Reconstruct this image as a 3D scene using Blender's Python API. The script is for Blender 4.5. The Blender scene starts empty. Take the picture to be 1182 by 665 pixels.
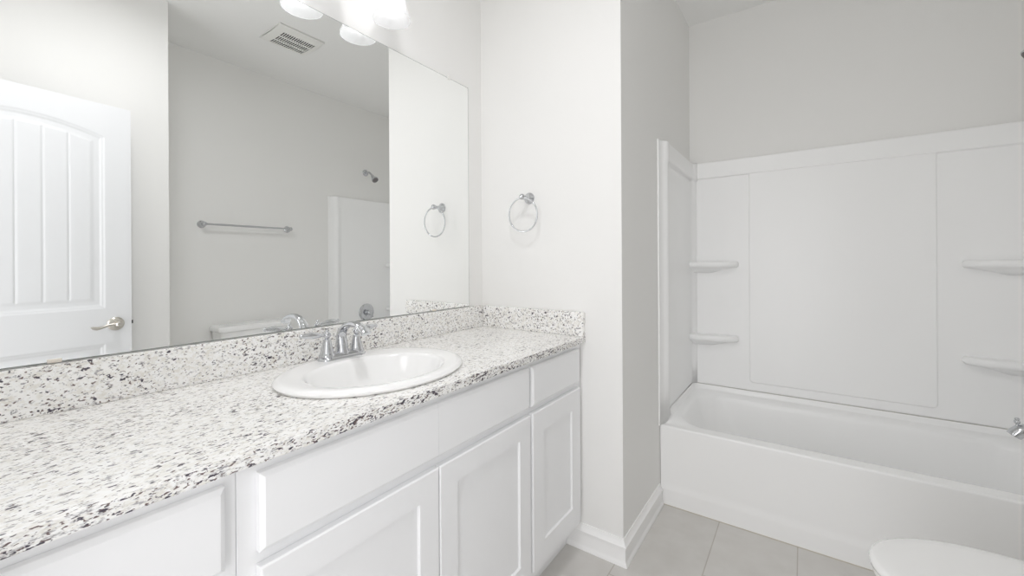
import bpy, bmesh, math, random
from mathutils import Vector, Matrix
PI = math.pi
C = bpy.context.scene.collection
S = bpy.context.scene

# ---------------------------------------------------------------- camera, light, exposure
cam_data = bpy.data.cameras.new('camera')
cam = bpy.data.objects.new('camera', cam_data); C.objects.link(cam)
cam_data.sensor_width = 36.0
cam_data.lens = 478.4542 / 1182 * 36
cam_data.shift_y = -(332.5 - 303.1165) / 1182
cam_data.clip_start = 0.02
CAMX, CAMZ = 1.3402, 1.2329
cam.matrix_world = (Matrix.Translation((CAMX, 0, CAMZ)) @ Matrix.Rotation(math.radians(35.0991), 4, 'Z')
                    @ Matrix.Rotation(PI / 2, 4, 'X') @ Matrix.Rotation(math.radians(-0.3165), 4, 'Z'))
S.camera = cam
S.view_settings.view_transform = 'Standard'
S.view_settings.look = 'None'
S.view_settings.gamma = 1.0
S.view_settings.use_curve_mapping = False
S.view_settings.exposure = 0.08
S.cycles.max_bounces = 16
S.cycles.diffuse_bounces = 12
S.cycles.glossy_bounces = 8
S.cycles.transparent_max_bounces = 12
S.cycles.caustics_reflective = True
S.cycles.sample_clamp_indirect = 8.0

BULB = 5.0
HALL_FILL = 12.8
CEIL_FILL = 8.7
AMBIENT = 0.05

world = bpy.data.worlds.new('world'); S.world = world
world.use_nodes = True
world.node_tree.nodes['Background'].inputs[0].default_value = (0.93, 0.96, 1.0, 1)
world.node_tree.nodes['Background'].inputs[1].default_value = AMBIENT

hall_l = bpy.data.lights.new('hall_fill', 'AREA')  # unseen area light added beyond the doorway to fill the tub side
hall_l.shape = 'RECTANGLE'; hall_l.size = 0.76; hall_l.size_y = 1.9
hall_l.energy = HALL_FILL; hall_l.color = (0.985, 0.980, 1.0)
hall_o = bpy.data.objects.new('hall_fill', hall_l); C.objects.link(hall_o)
hall_o.location = (1.12, -0.55, 1.06)
hall_o.rotation_euler = (PI / 2, 0, 0)      # shines towards +Y

# ---------------------------------------------------------------- materials
def mat(name, col, rough=0.5, metal=0.0, spec=0.5, coat=0.0):
    m = bpy.data.materials.new(name); m.use_nodes = True
    b = m.node_tree.nodes['Principled BSDF']
    b.inputs['Base Color'].default_value = (*col, 1)
    b.inputs['Roughness'].default_value = rough
    b.inputs['Metallic'].default_value = metal
    b.inputs['Specular IOR Level'].default_value = spec
    b.inputs['Coat Weight'].default_value = coat
    return m

def nodes_of(m): return m.node_tree.nodes, m.node_tree.links

def add_bump(m, scale, strength, dist=0.001, detail=3, vec='Object'):
    n, l = nodes_of(m)
    tc = n.new('ShaderNodeTexCoord'); nz = n.new('ShaderNodeTexNoise'); bp = n.new('ShaderNodeBump')
    nz.inputs['Scale'].default_value = scale; nz.inputs['Detail'].default_value = detail
    bp.inputs['Strength'].default_value = strength; bp.inputs['Distance'].default_value = dist
    l.new(tc.outputs[vec], nz.inputs['Vector']); l.new(nz.outputs['Fac'], bp.inputs['Height'])
    l.new(bp.outputs['Normal'], n['Principled BSDF'].inputs['Normal'])

M_wall = mat('wall_paint', (0.862, 0.859, 0.845), 0.6, spec=0.3); add_bump(M_wall, 220, 0.25, 0.0006)
M_ceil = mat('ceiling_paint', (0.88, 0.88, 0.87), 0.8, spec=0.2); add_bump(M_ceil, 160, 0.2, 0.0006)
M_trim = mat('trim_paint', (0.95, 0.95, 0.945), 0.3)
M_cab = mat('cabinet_paint', (0.90, 0.905, 0.915), 0.32)
M_door = mat('door_paint', (0.79, 0.80, 0.815), 0.35); add_bump(M_door, 60, 0.05, 0.0005)
M_porc = mat('porcelain', (0.93, 0.93, 0.925), 0.08, coat=0.5)
M_acry = mat('tub_acrylic', (0.95, 0.952, 0.95), 0.30, coat=0.0)
M_chrome = mat('chrome', (0.62, 0.63, 0.65), 0.05, 1.0)
M_nickel = mat('satin_nickel', (0.62, 0.59, 0.54), 0.28, 1.0)
M_dark = mat('dark_void', (0.012, 0.012, 0.012), 0.9)
M_rubber = mat('shower_nozzles', (0.16, 0.15, 0.15), 0.5)
M_plastic = mat('white_plastic', (0.84, 0.84, 0.81), 0.4)
M_clip = mat('clear_clip', (0.80, 0.74, 0.66), 0.3)
M_caulk = mat('caulk', (0.62, 0.58, 0.50), 0.6)
M_gapped = mat('seam_grey', (0.62, 0.61, 0.58), 0.6)
M_mirror = mat('mirror_silver', (0.972, 0.982, 0.975), 0.0, 1.0)
M_medge = mat('mirror_edge', (0.25, 0.28, 0.27), 0.25)
M_subfloor = mat('hall_floor', (0.55, 0.52, 0.48), 0.7)

def shade_mat():
    m = bpy.data.materials.new('frosted_glass'); m.use_nodes = True
    n, l = nodes_of(m); n.clear()
    out = n.new('ShaderNodeOutputMaterial')
    tr = n.new('ShaderNodeBsdfTranslucent'); tr.inputs[0].default_value = (0.97, 0.98, 1, 1)
    tp = n.new('ShaderNodeBsdfTransparent'); tp.inputs[0].default_value = (1, 1, 1, 1)
    df = n.new('ShaderNodeBsdfDiffuse'); df.inputs[0].default_value = (0.95, 0.95, 0.95, 1)
    gl = n.new('ShaderNodeBsdfGlossy'); gl.inputs['Roughness'].default_value = 0.15
    m1 = n.new('ShaderNodeMixShader'); m1.inputs[0].default_value = 0.45
    m2 = n.new('ShaderNodeMixShader'); m2.inputs[0].default_value = 0.55
    m3 = n.new('ShaderNodeMixShader'); m3.inputs[0].default_value = 0.05
    l.new(tr.outputs[0], m1.inputs[1]); l.new(df.outputs[0], m1.inputs[2])
    l.new(m1.outputs[0], m2.inputs[1]); l.new(tp.outputs[0], m2.inputs[2])
    l.new(m2.outputs[0], m3.inputs[1]); l.new(gl.outputs[0], m3.inputs[2])
    l.new(m3.outputs[0], out.inputs[0])
    return m
M_shade = shade_mat()

def bulb_mat():
    m = bpy.data.materials.new('lit_bulb'); m.use_nodes = True
    n, l = nodes_of(m); n.clear()
    out = n.new('ShaderNodeOutputMaterial'); e = n.new('ShaderNodeEmission')
    e.inputs[0].default_value = (0.985, 0.980, 1.0, 1); e.inputs[1].default_value = BULB
    l.new(e.outputs[0], out.inputs[0]); return m
M_bulb = bulb_mat()
M_bowl = mat('fill_opal_bowl', (0.9, 0.9, 0.9), 0.3)
M_bowl.node_tree.nodes['Principled BSDF'].inputs['Emission Color'].default_value = (1, 1, 1, 1)
M_bowl.node_tree.nodes['Principled BSDF'].inputs['Emission Strength'].default_value = 1.5  # glow of the added ceiling fill's bowl

def granite_mat(name, stretch, rot=0.0, more=0.0):
    """white granite: cream and grey crystals, elongated dark plum / black flecks"""
    m = bpy.data.materials.new(name); m.use_nodes = True
    n, l = nodes_of(m); b = n['Principled BSDF']
    b.inputs['Roughness'].default_value = 0.2
    tc = n.new('ShaderNodeTexCoord'); mp = n.new('ShaderNodeMapping')
    mp.inputs['Scale'].default_value = stretch; mp.inputs['Rotation'].default_value = rot if isinstance(rot, tuple) else (0, 0, rot)
    l.new(tc.outputs['Object'], mp.inputs['Vector'])
    def noise(scale, detail, rough=0.5, off=0.0):
        nz = n.new('ShaderNodeTexNoise'); nz.inputs['Scale'].default_value = scale
        nz.inputs['Detail'].default_value = detail; nz.inputs['Roughness'].default_value = rough
        mm = n.new('ShaderNodeVectorMath'); mm.operation = 'ADD'; mm.inputs[1].default_value = (off, off * 1.7, off * .6)
        l.new(mp.outputs[0], mm.inputs[0]); l.new(mm.outputs[0], nz.inputs['Vector'])
        return nz.outputs['Fac']
    def ramp(f, a, c, inv=False):
        r = n.new('ShaderNodeMapRange'); r.inputs['From Min'].default_value = a; r.inputs['From Max'].default_value = c
        r.clamp = True
        l.new(f, r.inputs['Value']); return r.outputs['Result']
    def mix(fac, c1, c2):
        x = n.new('ShaderNodeMix'); x.data_type = 'RGBA'
        if isinstance(fac, float): x.inputs[0].default_value = fac
        else: l.new(fac, x.inputs[0])
        for k, c in ((6, c1), (7, c2)):
            if isinstance(c, tuple): x.inputs[k].default_value = (*c, 1)
            else: l.new(c, x.inputs[k])
        return x.outputs[2]
    col = mix(ramp(noise(55, 3, .6), .42, .62), (0.95, 0.945, 0.93), (0.81, 0.79, 0.74))
    col = mix(ramp(noise(150, 2, .6, 5.3), .48, .62), col, (0.96, 0.96, 0.955))
    col = mix(ramp(noise(105, 3, .62, 3.1), .565 - more, .67), col, (0.40, 0.39, 0.40))
    dens = ramp(noise(9, 2, .5, 11.), .36, .62)
    mul = n.new('ShaderNodeMath'); mul.operation = 'MULTIPLY_ADD'; mul.inputs[1].default_value = 0.05
    l.new(dens, mul.inputs[0]); l.new(noise(85, 2.5, .55, 7.7), mul.inputs[2])
    col = mix(ramp(mul.outputs[0], .650 - more, .685 - more), col, (0.075, 0.065, 0.085))
    mul2 = n.new('ShaderNodeMath'); mul2.operation = 'MULTIPLY_ADD'; mul2.inputs[1].default_value = 0.05
    l.new(dens, mul2.inputs[0]); l.new(noise(150, 1.5, .5, 17.7), mul2.inputs[2])
    col = mix(ramp(mul2.outputs[0], .660 - more, .70 - more), col, (0.16, 0.115, 0.11))
    l.new(col, b.inputs['Base Color'])
    return m
M_gran_top = granite_mat('granite_top', (1.55, 0.68, 1.1), 0.25, -0.006)
M_gran_back = granite_mat('granite_backsplash', (1.2, 0.95, 1.5), (0.6, 0, 0), -0.004)
M_gran_side = granite_mat('granite_side_splash', (1, 1, 1))
M_gran_edge = granite_mat('granite_sawn_edge', (1.3, 0.85, 2.0), (0.45, 0, 0), 0.035)

def tile_mat():
    m = bpy.data.materials.new('floor_tile'); m.use_nodes = True
    n, l = nodes_of(m); b = n['Principled BSDF']
    tc = n.new('ShaderNodeTexCoord'); mp = n.new('ShaderNodeMapping')
    # long side along Y: swap axes so brick rows run along Y
    mp.inputs['Rotation'].default_value = (0, 0, -PI / 2)
    l.new(tc.outputs['Object'], mp.inputs['Vector'])
    br = n.new('ShaderNodeTexBrick')
    br.offset = 0.667; br.offset_frequency = 2
    br.inputs['Scale'].default_value = 1.0
    br.inputs['Mortar Size'].default_value = 0.0022
    br.inputs['Mortar Smooth'].default_value = 0.1
    br.inputs['Brick Width'].default_value = 0.61
    br.inputs['Row Height'].default_value = 0.305
    br.inputs['Color1'].default_value = (0.64, 0.625, 0.60, 1)
    br.inputs['Color2'].default_value = (0.66, 0.645, 0.62, 1)
    br.inputs['Mortar'].default_value = (0.50, 0.47, 0.43, 1)
    l.new(mp.outputs[0], br.inputs['Vector'])
    nz = n.new('ShaderNodeTexNoise'); nz.inputs['Scale'].default_value = 9; nz.inputs['Detail'].default_value = 6
    l.new(tc.outputs['Object'], nz.inputs['Vector'])
    x = n.new('ShaderNodeMix'); x.data_type = 'RGBA'; x.blend_type = 'OVERLAY'; x.inputs[0].default_value = 0.22
    l.new(br.outputs['Color'], x.inputs[6]); l.new(nz.outputs['Fac'], x.inputs[7])
    l.new(x.outputs[2], b.inputs['Base Color'])
    b.inputs['Roughness'].default_value = 0.42
    bp = n.new('ShaderNodeBump'); bp.inputs['Strength'].default_value = 0.5; bp.inputs['Distance'].default_value = 0.001; bp.invert = True
    l.new(br.outputs['Fac'], bp.inputs['Height']); l.new(bp.outputs[0], b.inputs['Normal'])
    return m
M_tile = tile_mat()

# ---------------------------------------------------------------- mesh helpers (all in world coordinates)
def add_box(bm, a, b, bevel=0.0, seg=2, only=None):
    (x0, y0, z0), (x1, y1, z1) = a, b
    v = [bm.verts.new(p) for p in ((x0, y0, z0), (x1, y0, z0), (x1, y1, z0), (x0, y1, z0),
                                   (x0, y0, z1), (x1, y0, z1), (x1, y1, z1), (x0, y1, z1))]
    fs = [bm.faces.new([v[i] for i in q]) for q in ((0, 3, 2, 1), (4, 5, 6, 7), (0, 1, 5, 4), (1, 2, 6, 5), (2, 3, 7, 6), (3, 0, 4, 7))]
    if bevel:
        es = list({e for f in fs for e in f.edges})
        if only: es = [e for e in es if only(e)]
        bmesh.ops.bevel(bm, geom=es, offset=bevel, segments=seg, profile=0.5, affect='EDGES')
    return bm

def box(a, b, bevel=0.0, seg=2, only=None):
    return add_box(bmesh.new(), a, b, bevel, seg, only)

def frame_of(d):
    d = Vector(d).normalized()
    u = d.orthogonal().normalized()
    return u, d.cross(u).normalized()

def add_lathe(bm, base, axis, prof, n=32, cap=True):
    """prof: list of (distance along axis, radius)"""
    base = Vector(base); ax = Vector(axis).normalized(); u, w = frame_of(ax)
    rings = []
    for h, r in prof:
        r = max(r, 1e-5)
        rings.append([bm.verts.new(base + ax * h + (u * math.cos(2 * PI * k / n) + w * math.sin(2 * PI * k / n)) * r) for k in range(n)])
    for a, b in zip(rings, rings[1:]):
        for k in range(n):
            bm.faces.new((a[k], a[(k + 1) % n], b[(k + 1) % n], b[k]))
    if cap:
        bm.faces.new(list(reversed(rings[0]))); bm.faces.new(rings[-1])
    return bm

def add_tube(bm, pts, rad, n=16, closed=False, flat=None):
    """swept tube, rad number or list; flat = optional list of (sx, sy) scale of the section"""
    pts = [Vector(p) for p in pts]; m = len(pts)
    if not isinstance(rad, (list, tuple)): rad = [rad] * m
    rings = []; u = None
    for i, p in enumerate(pts):
        if closed: t = pts[(i + 1) % m] - pts[i - 1]
        else: t = pts[min(i + 1, m - 1)] - pts[max(i - 1, 0)]
        t.normalize()
        if u is None: u = t.orthogonal().normalized() if not flat else (Vector((0, 1, 0)) - t * t.y).normalized()
        u = (u - t * u.dot(t)).normalized(); w = t.cross(u)
        sx, sy = flat[i] if flat else (1, 1)
        rings.append([bm.verts.new(p + u * math.cos(2 * PI * k / n) * rad[i] * sx + w * math.sin(2 * PI * k / n) * rad[i] * sy) for k in range(n)])
    rr = rings + ([rings[0]] if closed else [])
    for a, b in zip(rr, rr[1:]):
        for k in range(n):
            bm.faces.new((a[k], a[(k + 1) % n], b[(k + 1) % n], b[k]))
    if not closed:
        bm.faces.new(list(reversed(rings[0]))); bm.faces.new(rings[-1])
    return bm

def add_sphere(bm, c, r, seg=24, sc=(1, 1, 1)):
    r0 = bmesh.ops.create_uvsphere(bm, u_segments=seg, v_segments=seg // 2, radius=r)
    for v in r0['verts']:
        v.co = Vector((v.co.x * sc[0], v.co.y * sc[1], v.co.z * sc[2])) + Vector(c)
    return bm

def loft(bm, loops, cap0=False, cap1=False):
    rings = [[bm.verts.new(p) for p in lp] for lp in loops]
    n = len(rings[0])
    for a, b in zip(rings, rings[1:]):
        for k in range(n):
            bm.faces.new((a[k], a[(k + 1) % n], b[(k + 1) % n], b[k]))
    if cap0: bm.faces.new(list(reversed(rings[0])))
    if cap1: bm.faces.new(rings[-1])
    return bm

def extrude_profile(bm, prof, place, length_pts):
    """prof: closed 2-D polygon (a, b); place(a, b, t) -> point; length_pts: [t0, t1, ...]"""
    return loft(bm, [[place(a, b, t) for a, b in prof] for t in length_pts], True, True)

def wpos(o):
    p = Vector((0, 0, 0))
    while o: p = p + o.location; o = o.parent
    return p

def obj(name, bm, m, parent=None, loc=None, sharp=35):
    bmesh.ops.remove_doubles(bm, verts=bm.verts, dist=1e-6)
    bmesh.ops.recalc_face_normals(bm, faces=bm.faces)
    me = bpy.data.meshes.new(name)
    o = bpy.data.objects.new(name, me); C.objects.link(o)
    if parent: o.parent = parent
    if loc is None and parent is None:
        xs = [v.co for v in bm.verts]
        loc = (sum(v.x for v in xs) / len(xs), sum(v.y for v in xs) / len(xs), min(v.z for v in xs))
        if name in ('floor',): loc = (0, 0, 0)
    if loc is not None: o.location = loc
    bmesh.ops.translate(bm, verts=bm.verts, vec=-wpos(o))
    bm.to_mesh(me); bm.free()
    me.materials.append(m)
    for p in me.polygons: p.use_smooth = True
    me.set_sharp_from_angle(angle=math.radians(sharp))
    wn = o.modifiers.new('face_weighted_normals', 'WEIGHTED_NORMAL'); wn.keep_sharp = True; wn.weight = 80
    return o

def thing(name, label, cat, loc, group=None):
    o = bpy.data.objects.new(name, None); C.objects.link(o)
    o.empty_display_size = 0.05; o.location = loc
    o['label'] = label; o['category'] = cat
    if group: o['group'] = group
    return o

def tag(o, label, cat, group=None):
    o['label'] = label; o['category'] = cat
    if group: o['group'] = group
    return o

def struct(name, bm, m, parent=None, sharp=35):
    o = obj(name, bm, m, parent, sharp=sharp)
    if not parent: o['kind'] = 'structure'
    return o

def shift(o, d):       # move geometry of every mesh child
    o.location = Vector(o.location) + Vector(d)

# ---------------------------------------------------------------- room measures (metres)
YE = 1.640      # end wall with the towel ring
XW = 0.7354     # side face of that wall, looking at the tub
YB = 2.886      # wall behind the tub
XR = 2.242      # wall behind the toilet and the tub faucet
XN, YJ = 1.698, 0.831   # nearer wall beside the door
ZC = 2.766
Y0 = -0.13      # entry wall
T = 0.115

# floor: the mapped object origin sets where the tile joints fall
fl = struct('floor', box((-T, Y0 - 2, -0.05), (XR + T, YB + T, 0)), M_tile)
fl.location = (0.705, 0.947, 0); 
for v in fl.data.vertices: v.co -= Vector((0.705, 0.947, 0))
struct('ceiling', box((-T, Y0 - 2, ZC), (XR + T, YB + T, ZC + 0.05)), M_ceil)
struct('wall_left', box((-T, Y0 - 2, 0), (0, YE, ZC)), M_wall)
struct('wall_end', box((-T, YE, 0), (XW, YB, ZC), 0.004, 2, lambda e: all(abs(v.co.x - XW) < 1e-4 and abs(v.co.y - YE) < 1e-4 for v in e.verts)), M_wall)
struct('wall_back', box((-T, YB, 0), (XR + T, YB + T, ZC)), M_wall)
struct('wall_right', box((XR, YJ, 0), (XR + T, YB, ZC)), M_wall)
struct('wall_closet', box((XN, Y0 - 2, 0), (XR + T, YJ, ZC), 0.004, 2, lambda e: all(abs(v.co.x - XN) < 1e-4 and abs(v.co.y - YJ) < 1e-4 for v in e.verts)), M_wall)
# entry wall with the open doorway the picture is taken from
DX0, DX1, DZ = 0.74, 1.505, 2.06
bm = box((0, Y0 - T, 0), (DX0, Y0, ZC)); add_box(bm, (DX1, Y0 - T, 0), (XN, Y0, ZC)); add_box(bm, (DX0, Y0 - T, DZ), (DX1, Y0, ZC))
struct('wall_entry', bm, M_wall)
bm = box((DX0 - 0.055, Y0, 0), (DX0 + 0.006, Y0 + 0.014, DZ + 0.055), 0.003)
add_box(bm, (DX1 - 0.006, Y0, 0), (DX1 + 0.055, Y0 + 0.014, DZ + 0.055), 0.003)
add_box(bm, (DX0 + 0.006, Y0, DZ - 0.006), (DX1 - 0.006, Y0 + 0.014, DZ + 0.055), 0.003)
struct('trim_1', bm, M_trim)
struct('wall_hall', box((0, Y0 - 2 - T, 0), (XN, Y0 - 2, ZC)), M_wall)

# baseboards: flat board, curved cap, shoe at the foot
BP = [(-0.0005, 0), (0.020, 0), (0.0205, 0.006), (0.017, 0.016), (0.0115, 0.023), (0.0115, 0.068), (0.0115, 0.070), (0.0165, 0.074), (0.0165, 0.079), (0.0115, 0.083), (0.008, 0.092), (0.0045, 0.099), (0.004, 0.105), (-0.0005, 0.105)]
def baseboard(name, path):
    """path of (x, y) wall points, board grows to the right-hand side of travel; mitred"""
    pts = [Vector((*p, 0)) for p in path]; loops = []
    for i, p in enumerate(pts):
        d0 = (pts[i] - pts[i - 1]).normalized() if i else (pts[1] - pts[0]).normalized()
        d1 = (pts[i + 1] - pts[i]).normalized() if i + 1 < len(pts) else d0
        n0 = Vector((d0.y, -d0.x, 0)); n1 = Vector((d1.y, -d1.x, 0))
        nn = (n0 + n1); nn = nn / nn.dot(n0) if i and i + 1 < len(pts) else n0
        loops.append([p + nn * a + Vector((0, 0, z)) for a, z in BP])
    struct(name, loft(bmesh.new(), loops, True, True), M_trim, sharp=50)
baseboard('baseboard_end', [(0.486, YE), (XW, YE), (XW, 2.156)])
baseboard('baseboard_right', [(XR, 2.150), (XR, YJ), (XN, YJ), (XN, Y0 + 0.02)])

# ---------------------------------------------------------------- door (open, seen in the mirror)
A = Vector((1.573, 0.635, 0)); B = Vector((1.487, -0.120, 0))
dd = (B - A).normalized(); W = (B - A).length; nn = Vector((-dd.y, dd.x, 0))   # towards the room?
if nn.x > 0: nn = -nn
def arch(s, rise, zs):     # gently arched top edge
    t = (s - W / 2) / (W / 2 - 0.103)
    return zs + rise * (1 - t * t)
def door_depth(s, z):
    def inside(s, z, m, z0, ztop): return min(s - m, W - m - s, z - z0, (ztop - z) * 0.97)
    h = 0.0
    up = inside(s, z, 0.103, 1.012, arch(s, 0.053, 1.880))
    lo = inside(s, z, 0.103, 0.235, 0.832)
    d = max(up, lo)
    def st(a, b, x): x = min(1, max(0, (x - a) / (b - a))); return x * x * (3 - 2 * x)
    h -= 0.0035 * st(0.000, 0.006, d); h -= 0.0045 * st(0.011, 0.019, d); h += 0.0035 * st(0.036, 0.056, d)
    if up > 0.046:
        for g in range(-3, 8):
            q = abs(s - (0.231 + 0.0845 * g))
            if q < 0.006 : h -= 0.0032 * (1 - q / 0.006) * st(0.046, 0.054, up)
    if lo > 0.046:
        for g in range(-3, 8):
            q = abs(s - (0.231 + 0.0845 * g))
            if q < 0.006 : h -= 0.0032 * (1 - q / 0.006) * st(0.046, 0.054, lo)
    return h
def door_leaf():
    bm = bmesh.new(); z0, z1 = 0.012, 2.045; NS, NZ = 254, 508
    for side in (1, -1):
        g = []
        for i in range(NS + 1):
            s = W * i / NS; row = []
            for k in range(NZ + 1):
                z = z0 + (z1 - z0) * k / NZ
                edge = i in (0, NS) or k in (0, NZ)
                h = 0 if edge else door_depth(s, z)
                off = (0.0 + h) if side > 0 else (-0.035 - h)
                row.append(bm.verts.new(A + dd * s + nn * off + Vector((0, 0, z))))
            g.append(row)
        for i in range(NS):
            for k in range(NZ):
                bm.faces.new((g[i][k], g[i + 1][k], g[i + 1][k + 1], g[i][k + 1]))
        if side > 0: g0 = g
    rim0 = [g0[i][0] for i in range(NS + 1)] + [g0[NS][k] for k in range(1, NZ + 1)] + [g0[i][NZ] for i in range(NS - 1, -1, -1)] + [g0[0][k] for k in range(NZ - 1, 0, -1)]
    rim1 = [g[i][0] for i in range(NS + 1)] + [g[NS][k] for k in range(1, NZ + 1)] + [g[i][NZ] for i in range(NS - 1, -1, -1)] + [g[0][k] for k in range(NZ - 1, 0, -1)]
    n = len(rim0)
    for k in range(n): bm.faces.new((rim0[k], rim0[(k + 1) % n], rim1[(k + 1) % n], rim1[k]))
    return bm
door = struct('door_1', door_leaf(), M_door)
door['label'] = 'white open panel door with arched top panel and plank grooves, seen in the mirror'
def on_door(s, z, off): return A + dd * s + nn * off + Vector((0, 0, z))
def lever(side):
    bm = bmesh.new()
    sg = 1 if side > 0 else -1; b0 = 0.0 if side > 0 else -0.035
    ax = nn * sg
    add_lathe(bm, on_door(0.064, 0.930, b0), ax, [(0, 0.034), (0.004, 0.034), (0.008, 0.031), (0.012, 0.024), (0.014, 0.015), (0.030, 0.012), (0.040, 0.014), (0.050, 0.015), (0.056, 0.010)])
    P = []
    for i in range(15):
        t = i / 14
        P.append(on_door(0.064 + 0.105 * t, 0.930 + 0.004 * math.sin(t * 2 * PI) - 0.010 * t + 0.006 * max(0, t - .8) * 5, b0 + sg * (0.046 - 0.012 * math.sin(t * PI) * 0.5)))
    add_tube(bm, P, [0.0085 - 0.003 * math.sin(PI * min(1, i / 11)) * .8 for i in range(13)] + [0.0075, 0.004], 14)
    return bm
hnd = obj('door_handle', lever(1), M_nickel, door); hnd['label'] = 'satin nickel lever handle'
obj('door_handle', lever(-1), M_nickel, door)
bm = bmesh.new(); a0 = on_door(-0.006, 0.922, -0.022); 
loft(bm, [[on_door(s, z, o) for (z, o) in ((0.922, -0.012), (0.940, -0.012), (0.940, -0.024), (0.922, -0.024))] for s in (0.0, -0.010)], True, True)
obj('door_latch', bm, M_dark, door)
for z in (0.25, 1.05, 1.80):
    bm = bmesh.new(); add_lathe(bm, on_door(W + 0.004, z, 0.004), (0, 0, 1), [(0, 0.006), (0.09, 0.006)], 12)
    obj('door_hinge', bm, M_nickel, door)

# ---------------------------------------------------------------- vanity: two cabinets
ZT, TH = 0.914, 0.027       # counter top height and thickness
FX = 0.545                  # face frame front
def slab_front(y0, y1, z0, z1, ch=0.009, kl=1.0, kr=1.0):
    x0, x1 = FX + 0.0005, FX + 0.0195
    L = lambda i, x: [(x, y0 + i * kl, z0 + i), (x, y1 - i * kr, z0 + i), (x, y1 - i * kr, z1 - i), (x, y0 + i * kl, z1 - i)]
    return loft(bmesh.new(), [L(0, x0), L(0, x1 - 0.008), L(0.001, x1 - 0.006), L(ch - 0.001, x1 - 0.0005), L(ch, x1)], True, True)
def shaker(y0, y1, z0, z1, fr=0.066):
    x0, x1 = FX + 0.0005, FX + 0.0195
    L = lambda i, x: [(x, y0 + i, z0 + i), (x, y1 - i, z0 + i), (x, y1 - i, z1 - i), (x, y0 + i, z1 - i)]
    return loft(bmesh.new(), [L(0, x0), L(0, x1 - 0.003), L(0.003, x1), L(fr, x1), L(fr + 0.002, x1 - 0.0065), L(fr + 0.003, x1 - 0.0075)], True, True)
def carcass(t, y0, y1):
    bm = bmesh.new()
    add_box(bm, (FX - 0.019, y0, 0.105), (FX, y1, ZT - TH), 0.0008, 1)
    obj('face_frame', bm, M_cab, t, sharp=20)
    for ya in (y0, y1 - 0.016):
        bm = bmesh.new()
        pr = [(0.0, 0), (0.480, 0), (0.480, 0.105), (FX - 0.0192, 0.105), (FX - 0.0192, ZT - TH), (0, ZT - TH)]
        loft(bm, [[(x, y, z) for x, z in pr] for y in (ya, ya + 0.016)], True, True)
        obj('side_panel', bm, M_cab, t)
    obj('cabinet_bottom', box((0.001, y0 + 0.017, 0.105), (FX - 0.0195, y1 - 0.017, 0.120)), M_cab, t)
    obj('toe_kick', box((0.480, y0 + 0.0005, 0), (0.4855, y1 - 0.0005, 0.1045)), M_cab, t)
DT, DB = 0.866, 0.726
cabL = thing('vanity_cabinet', 'white vanity cabinet at the near left, one flat drawer front under the counter', 'cabinet', (0.27, 0.09, 0))
carcass(cabL, Y0 + 0.002, 0.3065)
obj('drawer', slab_front(Y0 + 0.03, 0.286, DB, DT), M_cab, cabL)
obj('drawer', slab_front(Y0 + 0.03, 0.286, 0.435, 0.702), M_cab, cabL)
obj('drawer', slab_front(Y0 + 0.03, 0.286, 0.145, 0.411), M_cab, cabL)
cabR = thing('vanity_cabinet', 'long white vanity cabinet under the sink with three recessed-panel doors and a small drawer', 'cabinet', (0.27, 0.97, 0))
carcass(cabR, 0.3075, YE - 0.001)
obj('false_drawer_front', slab_front(0.338, 0.7696, DB, DT, kr=0.02), M_cab, cabR)
obj('false_drawer_front', slab_front(0.7703, 1.211, DB, DT, kl=0.02), M_cab, cabR)
obj('drawer', slab_front(1.226, 1.603, DB, DT), M_cab, cabR)
obj('door', shaker(0.338, 0.7705, 0.145, 0.702), M_cab, cabR)
obj('door', shaker(0.7735, 1.211, 0.145, 0.702), M_cab, cabR)
obj('door', shaker(1.226, 1.603, 0.145, 0.702, 0.078), M_cab, cabR)

# counter with an oval hole for the sink
SX, SY = 0.302, 0.776
bm = bmesh.new()
def edge_loop(pts):
    v = [bm.verts.new(p) for p in pts]
    return [bm.edges.new((v[i], v[(i + 1) % len(v)])) for i in range(len(v))]
NXT = 0.571
e = edge_loop([(0.0, Y0 + 0.001, ZT), (NXT, Y0 + 0.001, ZT), (NXT, YE - 0.0005, ZT), (0.0, YE - 0.0005, ZT)])
e += edge_loop([(SX + 0.195 * math.cos(2 * PI * k / 64), SY + 0.245 * math.sin(2 * PI * k / 64), ZT) for k in range(64)])
r = bmesh.ops.triangle_fill(bm, edges=e, use_beauty=True)
ex = bmesh.ops.extrude_face_region(bm, geom=list(bm.faces))
bmesh.ops.translate(bm, verts=[v for v in ex['geom'] if isinstance(v, bmesh.types.BMVert)], vec=(0, 0, -TH))
bmesh.ops.recalc_face_normals(bm, faces=bm.faces)
ed = [q for q in bm.edges if all(abs(v.co.x - NXT) < 1e-5 for v in q.verts) and abs(q.verts[0].co.z - q.verts[1].co.z) < 1e-5]
bmesh.ops.bevel(bm, geom=ed, offset=0.0025, segments=2, profile=0.5, affect='EDGES')
ct = obj('countertop', bm, M_gran_top, loc=(0.3, 0.8, ZT)); ct.data.materials.append(M_gran_edge)
for p in ct.data.polygons:
    if p.normal.x > 0.8: p.material_index = 1      # the sawn front edge shows more of the dark grain
tag(ct, 'long white granite countertop flecked with black and plum, holding the oval sink', 'countertop')
BSZ = ZT + 0.1045
tag(obj('backsplash', box((0.0005, Y0 + 0.001, ZT + 0.0002), (0.020, YE - 0.0005, BSZ), 0.0015, 1), M_gran_back), 'long speckled granite backsplash strip running under the mirror', 'backsplash')
tag(obj('side_splash', box((0.0205, YE - 0.020, ZT + 0.0002), (NXT, YE - 0.0005, BSZ), 0.0015, 1), M_gran_side), 'short speckled granite splash strip on the wall below the towel ring', 'backsplash')

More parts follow.
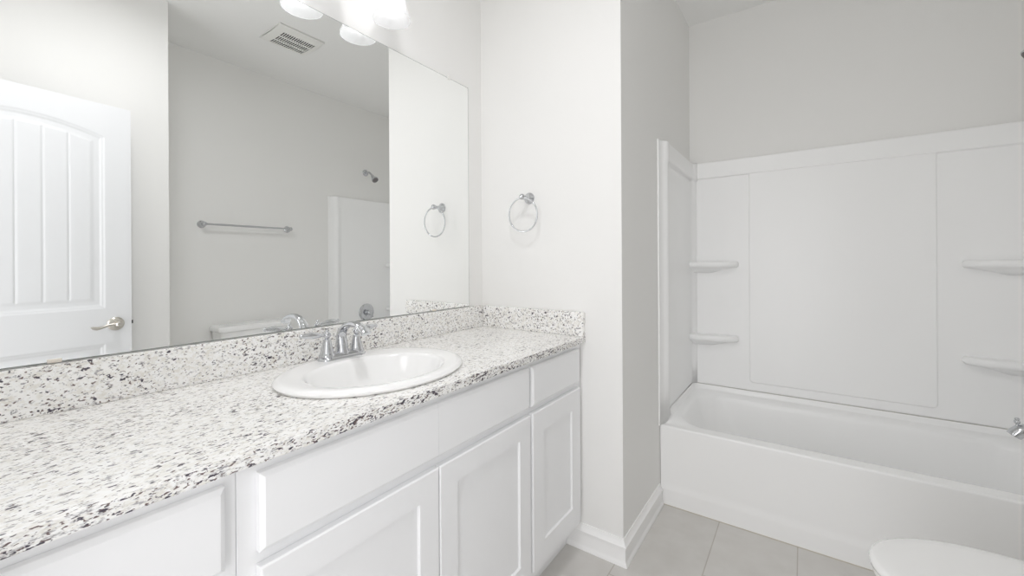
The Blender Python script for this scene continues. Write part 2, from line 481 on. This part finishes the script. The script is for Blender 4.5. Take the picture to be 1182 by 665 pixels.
# ---------------------------------------------------------------- sink
def ell(cx, cy, a, b, z, n=72, back=None):
    out = []
    for k in range(n):
        t = 2 * PI * k / n
        out.append((cx + b * math.cos(t), cy + a * math.sin(t), z))
    return out
sink = thing('sink', 'oval white porcelain drop-in sink set in the granite counter', 'sink', (SX, SY, ZT))
bm = bmesh.new()
R = lambda a, b, z, cx=SX, cy=SY: ell(cx, cy, a, b, z)
BX, BY = 0.334, 0.762
loops = [R(0.268, 0.218, ZT + 0.0003), R(0.276, 0.226, ZT + 0.002), R(0.279, 0.229, ZT + 0.008), R(0.275, 0.225, ZT + 0.014), R(0.266, 0.217, ZT + 0.0175),
         R(0.254, 0.206, ZT + 0.019, SX + .004, SY - .002),
         R(0.210, 0.165, ZT + 0.0180, BX, BY), R(0.204, 0.159, ZT + 0.0145, BX, BY), R(0.199, 0.154, ZT + 0.008, BX, BY), R(0.190, 0.146, ZT - 0.02, BX, BY),
         R(0.172, 0.130, ZT - 0.06, BX, BY), R(0.145, 0.108, ZT - 0.095, BX, BY), R(0.10, 0.075, ZT - 0.120, BX, BY), R(0.05, 0.045, ZT - 0.131, BX - .01, BY), R(0.024, 0.024, ZT - 0.135, BX - .02, BY)]
under = [R(0.030, 0.030, ZT - 0.146, BX - .02, BY), R(0.11, 0.085, ZT - 0.13, BX, BY), R(0.16, 0.12, ZT - 0.10, BX, BY), R(0.188, 0.143, ZT - 0.05, BX, BY), R(0.21, 0.165, ZT - 0.001, BX - .012, BY + .003), R(0.262, 0.212, ZT + 0.0003)]
loft(bm, loops + under + [loops[0]])
obj('basin', bm, M_porc, sink, sharp=60)
bm = bmesh.new(); add_lathe(bm, (BX - .02, BY, ZT - 0.136), (0, 0, 1), [(-0.012, 0.022), (0.003, 0.0235), (0.0045, 0.021), (0.004, 0.012), (0.007, 0.011), (0.008, 0.004)], 32)
obj('drain', bm, M_chrome, sink)

# ---------------------------------------------------------------- faucet
FXX, FYY, FZ = 0.122, 0.778, ZT + 0.0185
fau = thing('faucet', 'chrome two-handle arched faucet standing on the sink rim', 'faucet', (FXX, FYY, FZ))
bm = bmesh.new()
def stadium(hl, r, z, n=16):
    out = []
    for k in range(n + 1): t = PI * k / n; out.append((FXX + r * math.cos(t), FYY + hl + r * math.sin(t), z))
    for k in range(n + 1): t = PI + PI * k / n; out.append((FXX + r * math.cos(t), FYY - hl + r * math.sin(t), z))
    return out
loft(bm, [stadium(0.052, 0.0285, FZ - 0.001), stadium(0.052, 0.0285, FZ + 0.004), stadium(0.051, 0.026, FZ + 0.007), stadium(0.051, 0.0225, FZ + 0.010), stadium(0.050, 0.021, FZ + 0.016), stadium(0.050, 0.018, FZ + 0.018)], True, True)
obj('base_plate', bm, M_chrome, fau, sharp=50)
for sg in (-1, 1):
    yy = FYY + sg * 0.052
    bm = bmesh.new()
    add_lathe(bm, (FXX, yy, FZ + 0.010), (0, 0, 1), [(0, 0.0245), (0.006, 0.0245), (0.009, 0.021), (0.016, 0.0195), (0.040, 0.0135), (0.048, 0.0115), (0.050, 0.0125), (0.053, 0.0125), (0.055, 0.009), (0.058, 0.007)], 32)
    hb = obj('handle_body', bm, M_chrome, fau, sharp=50)
    bm = bmesh.new()
    add_sphere(bm, (FXX, yy, FZ + 0.077), 0.0115, 20); add_sphere(bm, (FXX, yy, FZ + 0.090), 0.005, 14)
    P, Rr, ln = [], [], 0.078
    for i in range(17):
        t = i / 16
        P.append((FXX - 0.004 * t, yy + sg * (0.006 + ln * t), FZ + 0.078 + 0.006 * t))
        Rr.append(0.0048 + 0.0055 * math.sin(PI * min(1, max(0, (t - .12) / .80))) if t < .9 else (0.0072 if t < .97 else 0.0035))
    add_tube(bm, P, Rr, 16)
    obj('lever', bm, M_chrome, hb, sharp=60)
bm = bmesh.new()
add_lathe(bm, (FXX, FYY, FZ + 0.012), (0, 0, 1), [(0, 0.0235), (0.006, 0.0225), (0.010, 0.0195), (0.018, 0.0185)], 32)
P, Rr, Fl = [], [], []
for i in range(31):
    t = i / 30
    if t < .30:
        q = t / .30; p = (FXX - 0.001 - 0.004 * q, FYY, FZ + 0.026 + 0.036 * q)
    else:
        q = (t - .30) / .70; an = PI - q * PI * 0.80
        p = (FXX - 0.005 + 0.071 + 0.071 * math.cos(an), FYY, FZ + 0.062 + 0.048 * math.sin(an))
    P.append(p); k = max(0, t - .1) / .9
    Rr.append(0.0185 - 0.0050 * min(1, k / .55)); Fl.append((1.0 + 0.35 * max(0, k - .7) / .3, 1.0 - .30 * min(1, k / .6)))
P.append((P[-1][0] + .004, FYY, P[-1][2] - .006)); Rr.append(0.0118); Fl.append((1.45, 0.85))
add_tube(bm, P, Rr, 22, flat=Fl)
obj('spout', bm, M_chrome, fau, sharp=50)
bm = bmesh.new(); add_lathe(bm, (FXX - 0.022, FYY, FZ + 0.014), (0, 0, 1), [(0, 0.003), (0.045, 0.003), (0.047, 0.006), (0.055, 0.006), (0.058, 0.003)], 14)
obj('lift_rod', bm, M_chrome, fau)

# ---------------------------------------------------------------- mirror
mir = thing('mirror', 'large frameless wall mirror above the vanity', 'mirror', (0, 0.75, BSZ + 0.003))
MZ0, MZ1, MY1 = BSZ + 0.003, 2.086, 1.535
bm = bmesh.new(); add_box(bm, (0.0002, -0.06, MZ0), (0.0048, MY1, MZ1))
obj('backing', bm, M_medge, mir)
bm = bmesh.new(); v = [bm.verts.new(p) for p in ((0.005, -0.0585, MZ0 + .0015), (0.005, MY1 - .0015, MZ0 + .0015), (0.005, MY1 - .0015, MZ1 - .0015), (0.005, -0.0585, MZ1 - .0015))]
w = [bm.verts.new((0.0049, q.co.y, q.co.z)) for q in v]
bm.faces.new(v); bm.faces.new(w[::-1])
for k in range(4): bm.faces.new((v[k], v[(k + 1) % 4], w[(k + 1) % 4], w[k]))
obj('mirror_glass', bm, M_mirror, mir)
for y in (0.2, 1.40):
    bm = box((0.0002, y - 0.008, MZ1 - 0.006), (0.0085, y + 0.008, MZ1 + 0.011), 0.002)
    obj('clip', bm, M_plastic, mir)
for y in (0.165, 1.3):
    bm = box((0.0051, y - 0.011, MZ0 - 0.001), (0.0075, y + 0.011, MZ0 + 0.007), 0.0008)
    k = obj('clip', bm, M_clip, mir); k['label'] = 'small beige mounting clip at the foot of the mirror'

# ---------------------------------------------------------------- vanity light (three glass shades)
van = thing('vanity_light', 'bath light above the mirror with bell shades of frosted glass', 'lamp', (0, 0.77, 2.33))
obj('back_plate', box((0.0003, 0.77 - 0.30, 2.300), (0.024, 0.77 + 0.30, 2.385), 0.008, 3), M_nickel, van)
for y in (0.545, 0.770, 0.995):
    LX = 0.105
    bm = bmesh.new()
    add_tube(bm, [(0.02, y, 2.345), (0.05, y, 2.350), (0.085, y, 2.352), (0.100, y, 2.345), (LX, y, 2.325), (LX, y, 2.300)], 0.0075, 14)
    add_lathe(bm, (LX, y, 2.262), (0, 0, 1), [(0, 0.024), (0.030, 0.024), (0.040, 0.018), (0.046, 0.009)], 24)
    arm = obj('arm', bm, M_nickel, van)
    bm = bmesh.new()
    outer = [(0, 0.0700), (0.006, 0.0690), (0.025, 0.0615), (0.055, 0.0525), (0.085, 0.0455), (0.110, 0.0385), (0.130, 0.0290), (0.137, 0.0220)]
    inner = [(h, r - 0.003) for h, r in reversed(outer)]
    add_lathe(bm, (LX, y, 2.130), (0, 0, 1), outer + inner + [outer[0]], 48, cap=False)
    obj('lamp_shade', bm, M_shade, van, sharp=60)
    bm = bmesh.new(); add_lathe(bm, (LX, y, 2.163), (0, 0, 1), [(0, 0.003), (0.003, 0.012), (0.010, 0.021), (0.022, 0.0265), (0.035, 0.0265), (0.050, 0.021), (0.068, 0.013), (0.095, 0.012)], 24)
    obj('light_bulb', bm, M_bulb, van, sharp=60)

# ---------------------------------------------------------------- added ceiling fill, shaped as a flush lamp out of view
cl = thing('ceiling_fill', 'round flush ceiling lamp with a white glass bowl, added out of view as fill light', 'lamp', (0.86, 0.50, ZC))
bm = bmesh.new(); add_lathe(bm, (0.86, 0.50, ZC - 0.0005), (0, 0, -1), [(0, 0.165), (0.016, 0.165), (0.020, 0.160), (0.022, 0.150)], 48)
obj('base_ring', bm, M_nickel, cl)
bm = bmesh.new(); add_lathe(bm, (0.86, 0.50, ZC - 0.021), (0, 0, -1), [(0, 0.150), (0.015, 0.147), (0.035, 0.125), (0.050, 0.085), (0.058, 0.035), (0.060, 0.002)], 48)
obj('glass_bowl', bm, M_bowl, cl, sharp=60)
lamp = bpy.data.lights.new('ceiling_fill_lamp', 'AREA'); lamp.shape = 'DISK'; lamp.size = 0.26; lamp.energy = CEIL_FILL; lamp.color = (0.985, 0.980, 1.0)
lo_ = bpy.data.objects.new('ceiling_fill_lamp', lamp); C.objects.link(lo_); lo_.location = (0.86, 0.50, ZC - 0.09)

# ---------------------------------------------------------------- towel ring, towel bar
ring = thing('towel_ring', 'chrome towel ring on the white wall beside the mirror', 'towel ring', (0.290, YE, 1.535))
bm = bmesh.new()
add_lathe(bm, (0.290, YE, 1.533), (0, -1, 0), [(0, 0.027), (0.004, 0.027), (0.008, 0.023), (0.014, 0.016), (0.020, 0.011), (0.040, 0.0085), (0.050, 0.010), (0.056, 0.013), (0.066, 0.014), (0.073, 0.010), (0.076, 0.004)], 32)
obj('wall_post', bm, M_chrome, ring)
bm = bmesh.new(); rc = Vector((0.290, YE - 0.063, 1.4515)); rr = 0.077
add_tube(bm, [rc + Vector((rr * math.cos(2 * PI * k / 64), 0.012 * (1 - math.sin(2 * PI * k / 64)) * .5, rr * math.sin(2 * PI * k / 64))) for k in range(64)], 0.0036, 12, closed=True)
obj('ring', bm, M_chrome, ring)

bar = thing('towel_bar', 'straight chrome towel bar on the wall above the toilet, seen in the mirror', 'towel bar', (XR, 1.47, 1.523))
for y in (1.165, 1.775):
    bm = bmesh.new()
    add_lathe(bm, (XR, y, 1.523), (-1, 0, 0), [(0, 0.027), (0.004, 0.027), (0.008, 0.023), (0.014, 0.016), (0.022, 0.011), (0.045, 0.010), (0.052, 0.014), (0.066, 0.015), (0.074, 0.010), (0.077, 0.004)], 28)
    obj('wall_post', bm, M_chrome, bar)
bm = bmesh.new(); add_lathe(bm, (XR - 0.060, 1.165, 1.523), (0, 1, 0), [(0, 0.0075), (0.61, 0.0075)], 20)
obj('rod', bm, M_chrome, bar)

# ---------------------------------------------------------------- exhaust vent on the ceiling
vent = thing('ceiling_vent', 'square white slotted exhaust vent cover on the ceiling', 'vent', (1.517, 1.458, ZC))
VX0, VX1, VY0, VY1 = 1.374, 1.661, 1.310, 1.607
def vz(x, y):     # gently bowed cover
    t = (x - VX0) / (VX1 - VX0) * 2 - 1
    return ZC - 0.008 - 0.014 * (1 - t * t * 0.7)
xs = [VX0, VX0 + .015]; slots = []
sx0, sx1, sy0, sy1 = 1.437, 1.640, 1.363, 1.580
for r3 in range(3):
    a = sx0 + (sx1 - sx0) * r3 / 3 + 0.0065; b = sx0 + (sx1 - sx0) * (r3 + 1) / 3 - 0.0065
    slots.append((a, b)); xs += [a, (a + b) / 2, b]
xs += [VX1 - .010, VX1]
NS = 15; ys = [VY0, VY0 + .012]
sl = []
for k in range(NS):
    a = sy0 + (sy1 - sy0) * k / NS + 0.0026; b = sy0 + (sy1 - sy0) * (k + 1) / NS - 0.0026
    sl.append((a, b)); ys += [a, b]
ys += [VY1 - .012, VY1]
bm = bmesh.new(); gv = {}
for i, x in enumerate(xs):
    for j, y in enumerate(ys):
        rim_ = (i in (0, len(xs) - 1)) or (j in (0, len(ys) - 1))
        gv[i, j] = bm.verts.new((x, y, vz(x, y) + (0.003 if rim_ else 0)))
for i in range(len(xs) - 1):
    for j in range(len(ys) - 1):
        cx, cy = (xs[i] + xs[i + 1]) / 2, (ys[j] + ys[j + 1]) / 2
        if any(a < cx < b for a, b in slots) and any(a < cy < b for a, b in sl): continue
        bm.faces.new((gv[i, j], gv[i, j + 1], gv[i + 1, j + 1], gv[i + 1, j]))
ex = bmesh.ops.extrude_face_region(bm, geom=list(bm.faces))
bmesh.ops.translate(bm, verts=[v for v in ex['geom'] if isinstance(v, bmesh.types.BMVert)], vec=(0, 0, 0.003))
obj('grille', bm, M_plastic, vent, sharp=30)
bm = bmesh.new()
lo = [(VX0, VY0), (VX1, VY0), (VX1, VY1), (VX0, VY1)]
loft(bm, [[(x, y, ZC - 0.0005) for x, y in lo], [(x, y, vz(x, y) + 0.0045) for x, y in lo]])
obj('vent_rim', bm, M_plastic, vent)
obj('vent_shade_slab', box((sx0 - .005, sy0 - .005, ZC - 0.006), (sx1 + .005, sy1 + .005, ZC - 0.0006)), M_dark, vent)  # near-black slab paints in the shade behind the slots

# ---------------------------------------------------------------- bathtub
YT = 2.170; ZR = 0.400
TX0, TX1 = XW + 0.002, XR - 0.002
tub = thing('bathtub', 'white acrylic alcove bathtub with smooth apron behind the toilet', 'bathtub', ((TX0 + TX1) / 2, 2.5, 0))
def rrect(x0, x1, y0, y1, r, z, n=10):
    out = []
    for cx, cy, a in ((x1 - r, y1 - r, 0), (x0 + r, y1 - r, PI / 2), (x0 + r, y0 + r, PI), (x1 - r, y0 + r, 1.5 * PI)):
        for k in range(n + 1):
            t = a + PI / 2 * k / n; zz = z(cx + r * math.cos(t), cy + r * math.sin(t)) if callable(z) else z
            out.append((cx + r * math.cos(t), cy + r * math.sin(t), zz))
    # subdivide long sides
    res = []
    m = len(out)
    for i in range(m):
        p, q = Vector(out[i]), Vector(out[(i + 1) % m]); res.append(tuple(p))
        if i % (n + 1) == n:
            for k in range(1, 8):
                u = p.lerp(q, k / 8)
                if callable(z): u.z = z(u.x, u.y)
                res.append(tuple(u))
    return res
bm = bmesh.new()
SEAM = 0.457
def lip(hi):     # rim rises from the front ledge to the wall flange along sides and back
    def f(x, y):
        t = min(1, max(0, (y - (YT + 0.03)) / 0.09)); t = t * t * (3 - 2 * t)
        return ZR + (hi - ZR) * t
    return f
L = [rrect(TX0, TX1, YT + .002, YB - .002, 0.004, 0.300),
     rrect(TX0, TX1, YT + .002, YB - .002, 0.004, lip(0.385)),
     rrect(TX0 + .016, TX1 - .016, YT + .002, YB - .026, 0.03, lip(SEAM - .004)),
     rrect(TX0 + .020, TX1 - .020, YT + .006, YB - .030, 0.035, lip(SEAM)),
     rrect(TX0 + .024, TX1 - .024, YT + .012, YB - .036, 0.04, lip(SEAM - .003)),
     rrect(TX0 + .029, TX1 - .029, YT + .018, YB - .042, 0.045, lip(SEAM - .012)),
     rrect(TX0 + .033, TX1 - .033, YT + .022, YB - .048, 0.05, lip(0.431)),
     rrect(TX0 + .038, TX1 - .038, YT + .030, YB - .054, 0.05, lip(0.427)),
     rrect(TX0 + .052, TX1 - .052, YT + .045, YB - .074, 0.06, lip(0.425)),
     rrect(TX0 + .070, TX1 - .070, YT + .052, YB - .094, 0.10, lip(0.418)),
     rrect(TX0 + .080, TX1 - .078, YT + .060, YB - .104, 0.12, lip(0.408)),
     rrect(TX0 + .088, TX1 - .084, YT + .066, YB - .111, 0.13, lip(0.385)),
     rrect(TX0 + .130, TX1 - .100, YT + .080, YB - .125, 0.14, 0.280),
     rrect(TX0 + .230, TX1 - .120, YT + .095, YB - .138, 0.14, 0.120),
     rrect(TX0 + .290, TX1 - .145, YT + .115, YB - .158, 0.13, 0.065),
     rrect(TX0 + .340, TX1 - .180, YT + .150, YB - .190, 0.11, 0.050)]
loft(bm, L, False, True)
obj('tub_shell', bm, M_acry, tub, sharp=60)
# apron
bm = bmesh.new()
AP = [(YT + .012, ZR - .0005), (YT + .004, ZR + 0.0003), (YT - .001, ZR - .003), (YT - .003, ZR - .010), (YT - .003, ZR - .030), (YT - .0015, ZR - .055), (YT - .0005, ZR - .11),
      (YT + .000, 0.20), (YT + .0005, 0.12), (YT - .0005, 0.100), (YT - .0035, 0.086), (YT - .004, 0.075), (YT - .004, 0.002), (YT + .030, 0.002), (YT + .030, 0.34), (YT + .012, ZR - .03)]
loft(bm, [[(x, y, z) for y, z in AP] for x in (TX0 + .0005, TX1 - .0005)], True, True)
obj('apron', bm, M_acry, tub, sharp=60)
bm = bmesh.new(); add_lathe(bm, (TX1 - .098, 2.53, 0.300), Vector((-1, 0, .12)), [(0, 0.036), (0.008, 0.036), (0.012, 0.030), (0.013, 0.006)], 28)
obj('overflow_plate', bm, M_chrome, tub)
bm = bmesh.new(); add_lathe(bm, (TX1 - .26, 2.53, 0.050), (0, 0, 1), [(0, 0.032), (0.003, 0.030), (0.004, 0.01)], 28)
obj('tub_drain', bm, M_chrome, tub)
obj('caulk_line', box((TX0, YT - .0065, 0.0003), (TX1, YT - .003, 0.003)), M_caulk, tub)

# ---------------------------------------------------------------- tub surround
ZS = 1.857; ZB = 1.755
sur = thing('tub_surround', 'glossy white three-wall tub surround with moulded corner shelves', 'shower surround', ((TX0 + TX1) / 2, YB - .05, SEAM))
YP = YB - 0.032      # face of the back panel recess
bm = bmesh.new()
x0, x1 = XW + 0.030, XR - 0.030
z0 = SEAM + 0.0015
# back sheet with its thicker top band: profile along X
BPf = [(YB - .0005, z0), (YP + .003, z0), (YP, z0 + .003), (YP, ZB - .004), (YP - .0005, ZB - .001), (YP - .011, ZB + .002), (YP - .013, ZB + .008), (YP - .013, ZS - .008), (YP - .009, ZS - .001), (YP - .004, ZS), (YB - .0005, ZS)]
loft(bm, [[(x, y, z) for y, z in BPf] for x in (x0, x1)], True, True)
obj('back_panel', bm, M_acry, sur, sharp=60)
# raised centre field
bm = bmesh.new()
cx0, cx1 = 1.073, 1.876
def fld(i, y, r=0.02):
    out = []; a0, a1, b0, b1 = cx0 + i, cx1 - i, 0.507 + i, ZB + .004
    for cx, cz, a in ((a1 - r, b0 + r, -PI / 2), ):
        pass
    pts = [(a0, b1)]
    for k in range(7): t = PI + PI / 2 * k / 6; pts.append((a0 + r + r * math.cos(t), b0 + r + r * math.sin(t)))
    for k in range(7): t = 1.5 * PI + PI / 2 * k / 6; pts.append((a1 - r + r * math.cos(t), b0 + r + r * math.sin(t)))
    pts.append((a1, b1))
    return [(x, y, z) for x, z in pts]
loft(bm, [fld(0, YP + .001), fld(0, YP - .002), fld(.003, YP - .0075), fld(.008, YP - .0095)], True, True)
obj('raised_field', bm, M_acry, sur, sharp=60)
# side panels: plan profile (depth from wall, y)
for side in (0, 1):
    X = (lambda d: XW + d) if side == 0 else (lambda d: XR - d)
    prof = [(.0005, 2.146), (.007, 2.146), (.0085, 2.149), (.0085, 2.160), (.011, 2.185), (.020, 2.200), (.030, 2.212), (.034, 2.224), (.033, 2.236), (.022, 2.256), (.0185, 2.275),
            (.0185, YP - .055), (.022, YP - .030), (.032, YP - .012), (.050, YP + .002), (.050, YB - .0008), (.0005, YB - .0008)]
    band = [(.0005, 2.146), (.007, 2.146), (.0085, 2.149), (.0085, 2.160), (.011, 2.185), (.024, 2.200), (.034, 2.212), (.036, 2.224), (.035, 2.236), (.033, 2.256), (.030, 2.275),
            (.030, YP - .055), (.033, YP - .035), (.040, YP - .022), (.056, YP - .012), (.056, YB - .0008), (.0005, YB - .0008)]
    bm = bmesh.new()
    def zb(y): return z0 if y > 2.262 else 0.402 + (z0 - 0.402) * max(0, min(1, (y - 2.20) / .06))
    loft(bm, [[(X(d), y, zb(y)) for d, y in prof], [(X(d), y, 0.60) for d, y in prof], [(X(d), y, ZB - .012) for d, y in prof], [(X(d), y, ZB + .004) for d, y in band],
              [(X(d), y, ZS - .004) for d, y in band], [(X(max(.0005, d - .004)), y, ZS) for d, y in band]], True, True)
    obj('side_panel', bm, M_acry, sur, sharp=60)
# shelves
def shelf(side, zt):
    f = (lambda x: x) if side == 0 else (lambda x: XW + XR - x)
    bm = bmesh.new()
    xa, xb = XW + 0.018, 1.020
    def plan(ins, dep):
        pts = [(xa, YP + .004)]
        pts.append((xa, YP - dep))
        N = 12
        for k in range(N + 1):
            t = k / N; x = xa + (xb - ins - xa) * (0.45 + 0.55 * math.sin(t * PI / 2)); y = YP + 0.004 - (dep + .004) * math.cos(t * PI / 2) ** 0.8 if k < N else YP + .004
            pts.append((x, y))
        return pts
    D = 0.082
    L = [(.150, .012, zt - .070), (.095, .030, zt - .053), (.045, D - .034, zt - .041), (.008, D - .007, zt - .036), (.001, D - .001, zt - .026), (0, D, zt - .018), (.001, D - .001, zt - .009), (.006, D - .006, zt - .001), (.012, D - .012, zt), (.03, D - .03, zt - .0025)]
    loft(bm, [[(f(x), y, z) for x, y in plan(i, d)] for i, d, z in L], True, True)
    obj('shelf', bm, M_acry, sur, sharp=60)
for side in (0, 1):
    shelf(side, 1.232); shelf(side, 0.777)
bm = bmesh.new(); add_box(bm, (XW + .05, YP - .002, SEAM - .002), (XR - .05, YP + .006, SEAM + .0016))
obj('seam_bead', bm, M_gapped, sur)

# ---------------------------------------------------------------- shower fittings on the right wall
XS = XR - 0.0185
val = thing('shower_valve', 'round chrome shower valve plate with knob on the surround, seen in the mirror', 'shower valve', (XS, 2.535, 0.748))
bm = bmesh.new(); add_lathe(bm, (XS, 2.535, 0.748), (-1, 0, 0), [(0, 0.084), (0.004, 0.084), (0.010, 0.080), (0.016, 0.064), (0.018, 0.045), (0.018, 0.030)], 48)
obj('escutcheon', bm, M_chrome, val, sharp=50)
bm = bmesh.new(); add_lathe(bm, (XS - .017, 2.535, 0.748), (-1, 0, 0), [(0, 0.026), (0.010, 0.024), (0.030, 0.020), (0.034, 0.027), (0.050, 0.029), (0.060, 0.024), (0.064, 0.010)], 28)
add_tube(bm, [(XS - .065, 2.535, 0.748), (XS - .070, 2.545, 0.735), (XS - .072, 2.560, 0.705)], [0.009, 0.007, 0.006], 12)
obj('knob', bm, M_chrome, val, sharp=50)

sp = thing('tub_spout', 'chrome tub spout with diverter knob at the right edge of the tub', 'tub spout', (XS, 2.535, 0.54))
bm = bmesh.new()
P = [(XS, 2.535, 0.551), (XS - .03, 2.535, 0.551), (XS - .10, 2.535, 0.5525), (2.085, 2.535, 0.552), (2.066, 2.535, 0.549), (2.050, 2.535, 0.542), (2.039, 2.535, 0.532), (2.033, 2.535, 0.522)]
add_tube(bm, P, [0.031, 0.028, 0.0255, 0.0255, 0.0255, 0.0250, 0.0238, 0.0225], 24)
obj('spout_body', bm, M_chrome, sp, sharp=50)
bm = bmesh.new(); add_lathe(bm, (2.042, 2.535, 0.560), (0, 0, 1), [(0, 0.006), (0.010, 0.004), (0.014, 0.008), (0.022, 0.0095), (0.027, 0.006), (0.030, 0.008), (0.036, 0.005)], 18)
obj('diverter_knob', bm, M_chrome, sp, sharp=50)

sh = thing('wall_shower', 'small chrome shower head on a bent arm above the tub', 'shower head', (XR, 2.545, 2.135))
bm = bmesh.new(); add_lathe(bm, (XR, 2.545, 2.135), (-1, 0, 0), [(0, 0.032), (0.004, 0.032), (0.010, 0.026), (0.013, 0.012)], 28)
obj('flange', bm, M_chrome, sh)
bm = bmesh.new(); add_tube(bm, [(XR, 2.545, 2.135), (XR - .04, 2.545, 2.135), (XR - .065, 2.545, 2.130), (XR - .085, 2.545, 2.117), (XR - .110, 2.545, 2.093)], 0.0095, 14)
obj('shower_arm', bm, M_chrome, sh)
ax = Vector((-0.70, 0, -0.70)).normalized(); hb = Vector((XR - .106, 2.545, 2.097))
bm = bmesh.new(); add_lathe(bm, hb, ax, [(0, 0.012), (0.012, 0.015), (0.020, 0.013), (0.030, 0.016), (0.055, 0.031), (0.066, 0.034), (0.074, 0.033)], 30)
h_ = obj('spray_head', bm, M_chrome, sh)
bm = bmesh.new(); add_lathe(bm, hb + ax * 0.0735, ax, [(0, 0.029), (0.003, 0.027), (0.004, 0.010)], 30)
obj('nozzle_face', bm, M_rubber, h_)

# ---------------------------------------------------------------- toilet (bowl points towards the vanity)
TY = 1.452; LZ = 0.455
toi = thing('toilet', 'white toilet with closed lid in front of the bathtub', 'toilet', (1.85, TY, 0))
def egg(xf, xb, hw, z, n=64, sq=0.0, zt=None):
    """xf front tip, xb back, half width hw; blunter towards the back"""
    out = []; xm = xf + (xb - xf) * 0.56
    for k in range(n):
        t = 2 * PI * k / n; c, s = math.cos(t), math.sin(t)
        if c < 0: x = xm + (xm - xf) * c; y = hw * s
        else:
            x = xm + (xb - xm) * (abs(c) ** 0.72); y = hw * (abs(s) ** 0.72) * (1 if s >= 0 else -1)
        out.append((x, TY + y, z))
    return out
bm = bmesh.new()
loft(bm, [egg(1.640, 2.190, 0.100, 0.0005), egg(1.636, 2.195, 0.106, 0.012), egg(1.640, 2.190, 0.104, 0.03), egg(1.650, 2.18, 0.098, 0.10), egg(1.630, 2.17, 0.108, 0.18), egg(1.580, 2.16, 0.135, 0.27), egg(1.525, 2.13, 0.165, 0.35),
          egg(1.500, 2.11, 0.178, 0.385), egg(1.494, 2.10, 0.182, 0.402), egg(1.498, 2.10, 0.179, 0.409)], True, True)
obj('bowl', bm, M_porc, toi, sharp=60)
bm = bmesh.new()
loft(bm, [egg(1.493, 1.985, 0.184, 0.4105), egg(1.487, 1.99, 0.189, 0.414), egg(1.486, 1.99, 0.190, 0.424), egg(1.490, 1.985, 0.186, 0.4285)], True, True)
obj('seat', bm, M_plastic, toi, sharp=60)
bm = bmesh.new()
loft(bm, [egg(1.486, 1.990, 0.190, 0.4315), egg(1.481, 1.993, 0.194, 0.434), egg(1.480, 1.995, 0.195, 0.442), egg(1.483, 1.990, 0.192, 0.4495), egg(1.492, 1.985, 0.184, 0.4535), egg(1.52, 1.96, 0.160, 0.4548), egg(1.56, 1.93, 0.13, 0.4555)], True, True)
lid = obj('lid', bm, M_porc, toi, sharp=60)
for y in (-0.075, 0.075):
    bm = box((1.985, TY + y - 0.02, 0.4095), (2.02, TY + y + 0.02, 0.448), 0.008, 3)
    obj('lid_hinge', bm, M_plastic, toi)
bm = bmesh.new()
def tb(x0, x1, hw, z, r=0.03): return rrect(x0, x1, TY - hw, TY + hw, r, z)
loft(bm, [tb(2.07, 2.225, 0.195, 0.410), tb(2.055, 2.228, 0.21, 0.43), tb(2.040, 2.230, 0.225, 0.60), tb(2.030, 2.230, 0.235, 0.745)], True, True)
obj('tank', bm, M_porc, toi, sharp=60)
bm = bmesh.new()
loft(bm, [tb(2.022, 2.234, 0.247, 0.7455), tb(2.018, 2.236, 0.252, 0.750), tb(2.018, 2.236, 0.252, 0.770), tb(2.024, 2.232, 0.246, 0.781), tb(2.04, 2.22, 0.23, 0.785)], True, True)
obj('tank_lid', bm, M_porc, toi, sharp=60)
bm = bmesh.new(); add_lathe(bm, (2.033, TY + 0.17, 0.69), (-1, 0, 0), [(0, 0.014), (0.008, 0.014), (0.012, 0.009), (0.018, 0.008)], 18)
add_tube(bm, [(2.017, TY + 0.17, 0.69), (2.014, TY + 0.14, 0.688), (2.014, TY + 0.095, 0.682)], [0.007, 0.006, 0.007], 12)
obj('flush_lever', bm, M_chrome, toi)
bm = box((2.02, TY - 0.10, 0.30), (2.20, TY + 0.10, 0.4095), 0.02, 3)
obj('tank_deck', bm, M_porc, toi)
